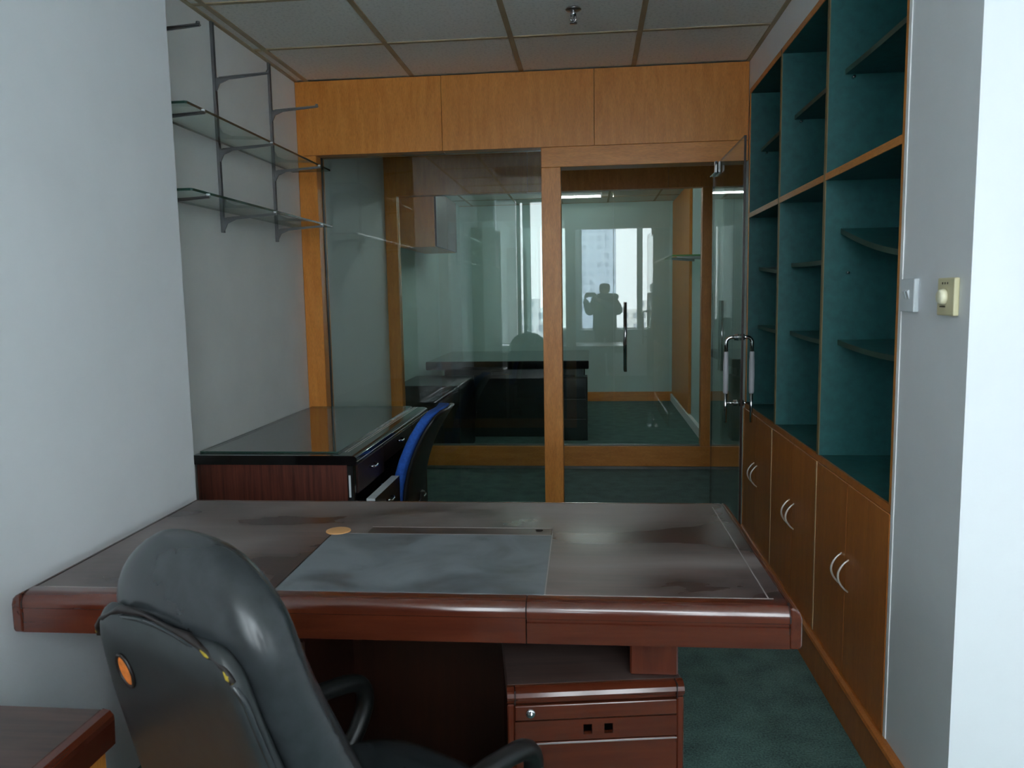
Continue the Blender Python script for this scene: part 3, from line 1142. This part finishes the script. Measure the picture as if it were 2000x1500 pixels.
# local frame: front face at y=-.245, width .40
PW, PZ = .2025, .555
obj('carcass', bx(-PW + .008, PW - .008, -.225, .190, .05, PZ - .036), MAHOG_V, pd, local=True)
tpp = obj('unit_top', bx(-PW, PW, -.2215, .200, PZ - .035, PZ - .0005, .003, 1), PEDTOP, pd, local=True)
autosmooth(obj('top_nosing', prism(B(), [(-.222, PZ), (-.236, PZ - .002), (-.246, PZ - .009), (-.249, PZ - .018), (-.246, PZ - .027), (-.238, PZ - .032), (-.238, PZ - .0355), (-.222, PZ - .0355)], 'x', -PW, PW), MAHOG, pd, local=True))
for sx in (-1, 1):
    obj('side_post', bx(sx * (PW - .016), sx * PW, -.242, -.2255, .05, PZ - .037, .003, 1), MAHOG_V, pd, local=True)
obj('joint_line', bx(-PW + .0165, -PW + .0185, -.2512, -.2225, PZ - .034, PZ + .0003), GROOVE, tpp, local=True)
obj('joint_line', bx(PW - .0185, PW - .0165, -.2512, -.2225, PZ - .034, PZ + .0003), GROOVE, tpp, local=True)
zf = PZ - .040
lk = obj('lock_rail', bx(-PW + .017, PW - .017, -.244, -.2255, zf - .036, zf, .0025, 2), MAHOG, pd, local=True)
lb = B()
lathe(lb, [(.0, -.250), (.007, -.250), (.0095, -.249), (.011, -.246), (.011, -.2442)], (-.150, 0, zf - .018), 'y', 18)
lk2 = obj('lock', lb, CHROME, lk, local=True)
fr = B()
z0, z1 = zf - .086, zf - .038
holes = [(-.030, -.012), (.018, .036)]
xs = [-PW + .017, -.030, -.010, .018, .038, PW - .017]
for k, (xa, xb) in enumerate(zip(xs[:-1], xs[1:])):
    if k in (1, 3):
        box(fr, xa, xb, -.244, -.2255, z0, z0 + .012)
        box(fr, xa, xb, -.244, -.2255, z1 - .012, z1)
    else:
        box(fr, xa, xb, -.244, -.2255, z0, z1)
pr = obj('pull_rail', fr, MAHOG, pd, local=True)
obj('finger_hole', bx(-.0302, -.0098, -.2300, -.2254, z0 + .011, z1 - .011), DEEP, pr, local=True)
obj('finger_hole', bx(.0178, .0382, -.2300, -.2254, z0 + .011, z1 - .011), DEEP, pr, local=True)
zz = z0 - .003
for hgt in (.18, .22):
    z1_ = zz
    z0_ = max(.055, zz - hgt)
    obj('drawer', bx(-PW + .017, PW - .017, -.245, -.2255, z0_, z1_, .003, 2), MAHOG, pd, local=True)
    obj('lip_line', bx(-PW + .017, PW - .017, -.2462, -.2452, z1_ - .004, z1_ - .0015), INLAY, pd, local=True)
    zz = z0_ - .003
for (a, b_) in [(-.16, -.18), (.16, -.18), (-.16, .15), (.16, .15)]:
    cas = B()
    tube(cas, [(a - .012, b_, .024), (a + .012, b_, .024)], .024, 14)
    box(cas, a - .015, a + .015, b_ - .006, b_ + .006, .03, .0498)
    obj('caster', cas, CASTER, pd, local=True)

# ------------------------------------------------------------------ desk return at the lower left
rt = thing('side_table', 'dark wood side cabinet with lighter wood inside, low at lower left by the wall', 'side table', (-1.17, .95, 0))
RX0, RX1, RY0, RY1, RZ = -1.400, -.905, .45, 1.325, .672
obj('top', bx(RX0, RX1 - .022, RY0, RY1, RZ - .045, RZ, .002, 1), PEDTOP, rt)
obj('edge_moulding', prism(B(), [(RX1 - .0215, RZ), (RX1 - .008, RZ - .003), (RX1 - .001, RZ - .012), (RX1, RZ - .022), (RX1 - .002, RZ - .07), (RX1 - .0215, RZ - .072)], 'y', RY0, RY1 + .002), MAHOG_Y, rt)
obj('side_panel', bx(RX0 + .03, RX1 - .03, RY1 - .03, RY1 - .008, .0, RZ - .0452), BEECH, rt)
obj('side_panel', bx(RX0 + .03, RX1 - .03, RY0 + .01, RY0 + .03, .0, RZ - .0452), BEECH, rt)
obj('door', bx(RX1 - .0295, RX1 - .016, RY0 + .01, RY1 - .008, .03, RZ - .0735, .002, 1), BEECH, rt)
obj('back_board', bx(RX0 + .02, RX0 + .0295, RY0 + .01, RY1 - .008, .03, RZ - .0452), MAHOG_D, rt)
obj('bottom_board', bx(RX0 + .031, RX1 - .031, RY0 + .031, RY1 - .031, .03, .05), MAHOG_D, rt)

# ------------------------------------------------------------------ executive chair in the foreground
AC = math.radians(30)
ec = thing('executive_chair', 'worn black leather swivel chair with torn backrest at the front desk', 'chair', (-.448, 1.427, 0), -AC)
# back built along a leaning axis: v from 0 (bottom) to 1 (top)
BASE = Vector((0, -.231, .45))
TOPP = Vector((-.012, -.395, 1.040))
AX = (TOPP - BASE)
LEN = AX.length
AXn = AX.normalized()
XN = Vector((1, 0, 0))
NN = AXn.cross(XN).normalized()        # points to the rear
if NN.y > 0:
    NN = -NN


def back_pt(u, v, w):
    """u across, v up (m), w towards the rear (m)"""
    bend = -.12 * max(0.0, v / LEN - .55) ** 2
    return BASE + XN * u + AXn * v + NN * (w + bend)


def back_body(bm, hw_f, w0_f, w1_f, v0, v1, e=3.2, n=24, seg=40, tip=.05):
    rr = []
    for i in range(n + 1):
        t = i / n
        # cluster near the ends
        s = .5 - .5 * math.cos(math.pi * t)
        v = v0 + (v1 - v0) * s
        edge = min(1.0, max(0.0, (v1 - v) / tip))
        edge2 = min(1.0, max(0.0, (v - v0) / tip))
        k = math.sqrt(max(0.0, 1 - (1 - edge) ** 2)) * math.sqrt(max(0.0, 1 - (1 - edge2) ** 2))
        k = max(k, .03)
        hw = hw_f(v / LEN)
        w0, w1 = w0_f(v / LEN), w1_f(v / LEN)
        wm, hd = (w0 + w1) / 2, (w1 - w0) / 2
        hw_k = hw - tip * .55 * (1 - k)
        rr.append([back_pt(u, v, wm + w) for (u, w) in sell(hw_k, hd * (.15 + .85 * k), seg, e)])
    loft(bm, rr)
    return bm


def hw(t):
    # half width: broad low down, narrowing to a rounded head
    return .293 - .108 * t - .04 * max(0, (t - .80) / .20) ** 2


cush = back_body(B(), hw, lambda t: -.105 - .012 * math.sin(5.5 * t), lambda t: .040, 0, LEN + .015, 2.7, 30, 44, .13)
obj('back_cushion', cush, LEATHER, ec, local=True, smooth=True)
shell = back_body(B(), lambda t: hw(t) - .022, lambda t: .012, lambda t: .064, .0, LEN - .085, 3.6, 24, 44, .06)
obj('back_shell', shell, LEATHER2, ec, local=True, smooth=True)
# piping round the shell, and the split seam along its top with foam showing
hsh = lambda v: hw(v / LEN) - .022
pp = [back_pt(-hsh(v), v, .042) for v in [LEN - .16 - k * (LEN - .2) / 10 for k in range(10, -1, -1)]]
pp2 = [back_pt(hsh(v), v, .042) for v in [LEN - .16 - k * (LEN - .2) / 10 for k in range(0, 11)]]
arcp = []
for k in range(1, 12):
    a = math.pi * k / 12
    v = LEN - .16 + .078 * math.sin(a)
    arcp.append(back_pt(-(hsh(LEN - .16)) * math.cos(a), v, .046))
obj('piping', tube(B(), pp + arcp + pp2, .005, 8), LEATHER, ec, local=True)
rip = []
random.seed(3)
for k in range(15):
    a = math.pi * (.02 + .88 * k / 14)
    v = LEN - .150 + .078 * math.sin(a) + random.uniform(-.004, .004)
    rip.append(back_pt(-(hsh(LEN - .16) + .004) * math.cos(a), v, .048 + random.uniform(-.002, .002)))
obj('torn_seam', tube(B(), rip, [.003 + .004 * random.random() for _ in rip], 6), GROOVE, ec, local=True)
for k in (0, 11, 13):
    p, q = rip[k], rip[k + 1]
    obj('exposed_foam', tube(B(), [p + NN * .0015, p * .5 + q * .5 + NN * .0025, q + NN * .001], [.0025, .0040, .0015], 7), FOAM, ec, local=True)
pt = B()
ctr = (-.098, LEN - .178, .0655)
loft(pt, [[back_pt(ctr[0] + u * s, ctr[1] + v * s, w) for (u, v) in sell(.019, .027, 22, 2)] for (s, w) in [(1.15, .0610), (1.0, .0660), (.8, .0655), (.05, .0650)]])
obj('torn_patch', pt, TORN, ec, local=True)
rp = B()
tube(rp, [back_pt(ctr[0] + u, ctr[1] + v, .0655) for (u, v) in sell(.021, .029, 22, 2)], .0035, 6, True)
obj('torn_patch_rim', rp, GROOVE, ec, local=True)
# seat
se = B()
loft(se, [[(u * k, .02 + v * k, z) for (u, v) in sell(.255, .25, 44, 3.4)] for (z, k) in [(.305, .84), (.315, .93), (.340, 1.0), (.375, 1.0), (.400, .95), (.415, .82), (.422, .6), (.425, .3)]])
obj('seat', se, LEATHER, ec, local=True, smooth=True)
obj('seat_pan', bx(-.2, .2, -.16, .18, .28, .3045, .006, 2), BLKPLA, ec, local=True)
spn = B()
for sx in (-.05, .05):
    tube(spn, [(sx, -.10, .290), (sx, -.22, .295), (sx, -.280, .34), (sx, -.300, .48), (sx, -.320, .56)], .014, 10)
obj('back_bracket', spn, BLKPLA, ec, local=True)
for sx in (-1, 1):
    ab = B()
    lp = [(-.10, .35), (.08, .35), (.20, .40), (.27, .49), (.255, .555), (.16, .580), (.02, .588), (-.12, .575), (-.20, .53), (-.205, .45), (-.17, .37)]
    n = 44
    path = []
    m_ = len(lp)
    for k in range(n):
        t = k / n * m_
        i = int(t)
        f = t - i
        P_ = [Vector((lp[(i + d) % m_][0], lp[(i + d) % m_][1])) for d in (-1, 0, 1, 2)]
        q = .5 * ((2 * P_[1]) + (-P_[0] + P_[2]) * f + (2 * P_[0] - 5 * P_[1] + 4 * P_[2] - P_[3]) * f * f + (-P_[0] + 3 * P_[1] - 3 * P_[2] + P_[3]) * f ** 3)
        path.append((sx * .245, q.x - .045, q.y - .03))
    tube(ab, path, .021, 12, True)
    obj('armrest', ab, BLKPLA, ec, local=True)
# base, built in the chair's world frame
star_base(ec, -.448, 1.427, .27, .2, .28)

# ------------------------------------------------------------------ wall switches
sw = thing('switch_plate', 'white two button wall switch beside the bookcase', 'light switch', (XR, 2.160, 1.375))
obj('plate', bx(XR - .014, XR - .0002, 2.116, 2.204, 1.378, 1.464, .003, 2), WHITEPL, sw)
for y in (2.152, 2.171):
    bq = B()
    prism(bq, [(XR - .0142, 1.411), (XR - .0200, 1.431), (XR - .0165, 1.435), (XR - .0142, 1.435)], 'y', y - .0075, y + .0075)
    obj('button', bq, WHITEPL, sw)
th = thing('fan_control', 'cream wall dial control to the right of the white switch', 'dial switch', (XR, 1.937, 1.370))
obj('plate', bx(XR - .013, XR - .0002, 1.893, 1.981, 1.374, 1.462, .003, 2), CREAM, th)
kb = B()
lathe(kb, [(.0, XR - .027), (.013, XR - .027), (.017, XR - .024), (.020, XR - .0132)], (0, 1.943, 1.418), 'x', 26)
obj('knob', kb, CREAM2, th)
for y in (1.925, 1.938, 1.951):
    obj('mark', bx(XR - .0136, XR - .0131, y, y + .005, 1.447, 1.452), DARKMARK, th)
obj('mark', bx(XR - .0136, XR - .0131, 1.935, 1.965, 1.3935, 1.3965), DARKMARK, th)

# ------------------------------------------------------------------ ceiling fittings
sp = thing('sprinkler', 'small chrome fire sprinkler hanging from the ceiling tile', 'sprinkler', (-.065, 3.49, H - .07))
eb = B()
lathe(eb, [(.030, H + .0015), (.034, H - .003), (.030, H - .007), (.014, H - .009)], (-.065, 3.49, 0), 'z', 24)
obj('escutcheon', eb, STEEL, sp)
eb = B()
lathe(eb, [(.010, H - .008), (.013, H - .014), (.012, H - .026), (.005, H - .032), (.004, H - .056)], (-.065, 3.49, 0), 'z', 16)
obj('body', eb, CHROME, sp)
eb = B()
for s in (-1, 1):
    tube(eb, [(-.065 + s * .010, 3.49, H - .022), (-.065 + s * .012, 3.49, H - .040), (-.065 + s * .004, 3.49, H - .056)], .0022, 6)
obj('frame_arm', eb, CHROME, sp)
eb = B()
lathe(eb, [(.004, H - .054), (.016, H - .058), (.016, H - .061), (.0, H - .062)], (-.065, 3.49, 0), 'z', 20)
obj('deflector', eb, STEEL, sp)

lx, ly = LAMP_C
lv = thing('louver_light', 'unlit square louver ceiling light seen only mirrored in the glass', 'ceiling light', (lx, ly, H))
fb = B()
for (a, b_, c0, d0) in [(-.288, .288, -.288, -.262), (-.288, .288, .262, .288), (-.288, -.262, -.262, .262), (.262, .288, -.262, .262)]:
    box(fb, lx + a, lx + b_, ly + c0, ly + d0, H + .002, H + .016)
obj('frame', fb, WHITEPL, lv)
obj('tray', bx(lx - .261, lx + .261, ly - .261, ly + .261, H + .028, H + .034), LOUVER, lv)
for k in range(5):
    obj('louver', bx(lx - .26, lx + .26, ly - .22 + k * .11 - .002, ly - .22 + k * .11 + .002, H + .003, H + .027), LOUVER, lv)

# ------------------------------------------------------------------ the room beyond the far partition
fd = thing('far_desk', 'dark executive desk in the room behind both glass partitions', 'desk', (-.84, 8.35, 0))
FZ = .80
obj('desk_top', bx(-1.64, -.02, 7.66, 9.12, FZ - .085, FZ, .012, 3), BLACK, fd)
obj('modesty_panel', bx(-1.50, -.06, 7.92, 7.95, .0, FZ - .086), BLACKD, fd)
obj('support_block', bx(-.16, -.075, 7.72, 7.9195, .635, FZ - .086), BLACKD, fd)
obj('drawer_case', bx(-.40, -.035, 7.70, 7.919, .0, .634, .006, 2), BLACKD, fd)
obj('side_return', bx(-1.735, -1.15, 6.75, 7.64, .0, .665, .010, 2), BLACKD, fd)
obj('drawer_case', bx(-1.46, -1.10, 8.0, 8.6, .0, FZ - .0865), BLACKD, fd)
for k in range(3):
    obj('drawer', bx(-.385, -.05, 7.690, 7.699, .03 + .2 * k, .215 + .2 * k, .002, 1), BLACKD, fd)
for i, (a, b_, y, lab) in enumerate([(-.52, .125, 9.6, 'lit fluorescent strip under the ceiling of the far room, the one in view'), (-.9, .3, 8.2, 'added unseen fluorescent strip lighting the far room above its desk'), (-.9, .3, 7.1, 'added unseen fluorescent strip lighting the far room just behind the glass')]):  # second and third lamps are unseen, added to light the far wall
    ft = thing('fluorescent_light', lab, 'ceiling light', ((a + b_) / 2, y, H - .05), 0, 'far room ceiling lights')
    obj('housing', bx(a - .02, b_ + .02, y - .04, y + .04, H - .030, H + .002, .003, 1), WHITEPL, ft)
    obj('tube', tube(B(), [(a, y, H - .042), (b_, y, H - .042)], .008, 12), TUBE, ft)
    cpb = B()
    for xx in (a - .012, b_ + .002):
        box(cpb, xx, xx + .010, y - .014, y + .014, H - .058, H - .0302)
    obj('tube_holder', cpb, WHITEPL, ft)
gs = thing('far_glass_shelf', 'green-edged glass shelf on the right wall of the far room', 'shelf', (.95, 8.25, 1.79))
obj('glass', pane(B(), .80, 1.098, 7.9, 8.7, 1.800, 1.812), [SHGLASS, GLEDGE2], gs)
for y in (8.05, 8.55):
    obj('bracket', prism(B(), [(1.0985, 1.77), (1.08, 1.77), (.86, 1.79), (.86, 1.799), (1.0985, 1.799)], 'y', y - .004, y + .004), STEEL, gs)
pl = thing('wood_wall_panel', 'beech panel on the right wall of the far room', 'wall panel', (1.08, 9.4, 0.11))
obj('panel', bx(1.068, 1.099, 8.75, 9.65, .11, 2.62, .003, 1), BEECH, pl)
obj('panel', bx(1.072, 1.099, 9.655, 10.55, .11, 2.62, .003, 1), BEECH, pl)
wc = thing('wall_cabinet', 'brown wall cabinet high on the left wall of the far room', 'cabinet', (-1.6, 7.75, 1.9))
obj('body', bx(-1.748, -1.42, 7.2, 8.3, 1.90, 2.42, .003, 1), BEECH, wc)
for k in range(2):
    obj('cabinet_door', bx(-1.4195, -1.402, 7.205 + .55 * k, 7.745 + .55 * k, 1.905, 2.415, .002, 1), MAHOG_D, wc)

# ------------------------------------------------------------------ behind the photographer, seen mirrored
bs = thing('open_bookcase', 'tan open bookcase by the window, seen only mirrored in the glass', 'bookcase', (-1.27, -.70, 0))
for y in (-.97, -.43):
    obj('side_panel', bx(XP + .003, -1.12, y, y + .018, 0, 2.25), TAN, bs)
for k in range(6):
    z = .08 + k * .425
    obj('shelf', bx(XP + .003, -1.122, -.9515, -.4305, z, z + .02), TAN, bs)
obj('back_panel', bx(XP + .001, XP + .0028, -.97, -.412, 0, 2.25), TAN, bs)
for k in range(5):
    y = -.94 + k * .085
    single('box_file', bx(-1.39, -1.14, y, y + .072, 1.801, 2.12, .003, 1), RED, 'dark red box file on the mirrored bookcase, %s from the window' % ['nearest', 'second', 'third', 'fourth', 'farthest'][k], 'file', 'red box files')

# person taking the photograph
pe = thing('person', 'person in a dark fur-hooded coat photographing, mirrored in the far glass', 'person', (.24, -.50, 0))


def skin_obj(name, verts, edges, radii, matl, par, root=0, sub=2):
    me = bpy.data.meshes.new(name)
    loc = ROOT[par.name][0]
    me.from_pydata([Vector(v) - loc for v in verts], edges, [])
    me.materials.append(matl)
    o = bpy.data.objects.new(name, me)
    COL.objects.link(o)
    o.parent = par
    ROOT[o.name] = ROOT[par.name]
    md = o.modifiers.new('skin', 'SKIN')
    md.use_smooth_shade = True
    for i, r in enumerate(radii):
        rr = r if isinstance(r, tuple) else (r, r)
        me.skin_vertices[0].data[i].radius = rr
    me.skin_vertices[0].data[root].use_root = True
    ss = o.modifiers.new('sub', 'SUBSURF')
    ss.levels = sub
    ss.render_levels = sub
    return o


px_, py_ = .24, -.50
V = [(px_, py_, .90), (px_, py_, 1.08), (px_, py_, 1.25), (px_, py_ + .01, 1.37), (px_, py_ + .03, 1.45), (px_, py_ + .04, 1.53), (px_, py_ + .03, 1.585),
     (px_ - .17, py_, 1.30), (px_ - .25, py_ + .16, 1.13), (px_ - .33, py_ + .40, 1.37),
     (px_ + .17, py_, 1.30), (px_ + .24, py_ + .17, 1.14), (px_ - .14, py_ + .40, 1.37),
     (px_ - .09, py_, .82), (px_ - .10, py_ + .02, .46), (px_ - .10, py_ - .01, .08), (px_ - .11, py_ + .13, .035),
     (px_ + .09, py_, .82), (px_ + .10, py_ + .02, .46), (px_ + .10, py_ - .01, .08), (px_ + .11, py_ + .13, .035)]
Ed = [(0, 1), (1, 2), (2, 3), (3, 4), (4, 5), (5, 6), (2, 7), (7, 8), (8, 9), (2, 10), (10, 11), (11, 12), (0, 13), (13, 14), (14, 15), (15, 16), (0, 17), (17, 18), (18, 19), (19, 20)]
Rd = [(.15, .10), (.13, .09), (.15, .10), .055, .075, .088, .06, .06, .045, .03, .06, .045, .03, .085, .058, .042, .035, .085, .058, .042, .035]
body = skin_obj('body', V, Ed, Rd, SKIN, pe)
JV = [(px_, py_, .78), (px_, py_, 1.08), (px_, py_, 1.26), (px_, py_, 1.36),
      (px_ - .18, py_, 1.31), (px_ - .26, py_ + .15, 1.12), (px_ - .325, py_ + .375, 1.355),
      (px_ + .18, py_, 1.31), (px_ + .25, py_ + .16, 1.13), (px_ - .125, py_ + .375, 1.355)]
skin_obj('jacket', JV, [(0, 1), (1, 2), (2, 3), (2, 4), (4, 5), (5, 6), (2, 7), (7, 8), (8, 9)],
         [(.24, .16), (.22, .155), (.22, .15), (.11, .09), .09, .075, .05, .09, .075, .05], JACKET, pe, 1)
TV = [(px_, py_, .88)] + V[13:16] + V[17:20]
skin_obj('trousers', TV, [(0, 1), (1, 2), (2, 3), (0, 4), (4, 5), (5, 6)], [(.16, .12), .10, .075, .062, .10, .075, .062], JEANS, pe)
for sx in (-1, 1):
    sh_ = B()
    cx0 = px_ + sx * .10
    loft(sh_, [[(cx0 + u * k, py_ + .05 + v * k, z) for (u, v) in sell(.05, .135, 20, 2.8)] for (z, k) in [(.0, .95), (.02, 1.0), (.05, .92), (.075, .6)]])
    obj('shoe', sh_, HAIR, pe)
fu = B()
random.seed(11)
ring = []
for k in range(28):
    a = 2 * math.pi * k / 28
    ring.append((px_ + .175 * math.cos(a), py_ + .0 + .12 * math.sin(a), 1.375 + .02 * math.sin(a + .6) + random.uniform(-.008, .008)))
tube(fu, ring, [.058 + random.uniform(-.012, .014) for _ in ring], 12, True)
obj('fur_hood', fu, FUR, pe)
hr = B()
loft(hr, [[(px_ + u * k, py_ + .018 + v * k + dy, z) for (u, v) in sell(.094, .108, 22, 2.2)] for (z, k, dy) in [(1.47, .86, -.022), (1.50, .97, -.02), (1.55, 1.0, -.012), (1.59, .92, .0), (1.615, .7, .005), (1.628, .3, .005)]])
obj('hair', hr, HAIR, pe)
fc = B()
for sx in (-1, 1):
    lathe(fc, [(.0, .0), (.009, .003), (.011, .010)], (px_ + sx * .032, py_ + .118, 1.515), 'y', 10)
obj('eyes', fc, HAIR, pe)
for (hx, sg) in [(px_ - .33, -1), (px_ - .14, 1)]:
    hv = [(hx, py_ + .395, 1.375), (hx + .006 * -sg, py_ + .42, 1.41)]
    he = [(0, 1)]
    hrad = [.024, .030]
    for q in range(4):
        base = len(hv)
        zq = 1.392 + .018 * q
        hv += [(hx - sg * .010, py_ + .445, zq), (hx - sg * .030, py_ + .468 - .004 * q, zq + .004), (hx - sg * (.050 - .004 * abs(q - 1)), py_ + .462, zq + .006)]
        he += [(1, base), (base, base + 1), (base + 1, base + 2)]
        hrad += [.0095, .0085, .0075]
    base = len(hv)
    hv += [(hx - sg * .02, py_ + .425, 1.425), (hx - sg * .045, py_ + .445, 1.43)]
    he += [(1, base), (base, base + 1)]
    hrad += [.011, .009]
    skin_obj('hand', hv, he, hrad, SKIN, pe, 1, 1)
ph = thing('phone', 'dark phone held up by the photographer, mirrored in the glass', 'phone', (0, -.036, 1.400))
obj('case', bx(-.078, .078, -.042, -.033, 1.400, 1.474, .004, 2), BLKPLA, ph)
obj('screen', bx(-.074, .074, -.0432, -.0421, 1.404, 1.470), BLACK, ph)

# ------------------------------------------------------------------ the city outside the window
struct('outside_ground', bx(-900, 900, -1500, -12, -61, -60), plain('hazy_ground', (228, 230, 232), 0.9))  # haze put into the pale colour, which also bounces daylight to the ceiling
TOW = facade_mat('hazy_tower', (198, 208, 222), (186, 198, 215), 3.0, 3.4)  # distance haze is mixed into these facade colours
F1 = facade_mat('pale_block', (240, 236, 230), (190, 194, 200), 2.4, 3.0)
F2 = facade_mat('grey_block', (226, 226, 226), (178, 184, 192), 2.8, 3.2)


def city_block(x0, x1, yd, z1, m, lab):
    t = thing('distant_building', lab, 'building', ((x0 + x1) / 2, -yd, -60), 0, 'distant buildings mirrored in the glass')
    obj('facade', bx(x0, x1, -yd - 14, -yd, -60, z1), m, t)
    obj('parapet', bx(x0 - .3, x1 + .3, -yd - 14.3, -yd + .3, z1 + .01, z1 + 1.0), m, t)
    obj('stair_house', bx(x0 + (x1 - x0) * .3, x0 + (x1 - x0) * .55, -yd - 9, -yd - 4, z1 + 1.01, z1 + 3.6), m, t)


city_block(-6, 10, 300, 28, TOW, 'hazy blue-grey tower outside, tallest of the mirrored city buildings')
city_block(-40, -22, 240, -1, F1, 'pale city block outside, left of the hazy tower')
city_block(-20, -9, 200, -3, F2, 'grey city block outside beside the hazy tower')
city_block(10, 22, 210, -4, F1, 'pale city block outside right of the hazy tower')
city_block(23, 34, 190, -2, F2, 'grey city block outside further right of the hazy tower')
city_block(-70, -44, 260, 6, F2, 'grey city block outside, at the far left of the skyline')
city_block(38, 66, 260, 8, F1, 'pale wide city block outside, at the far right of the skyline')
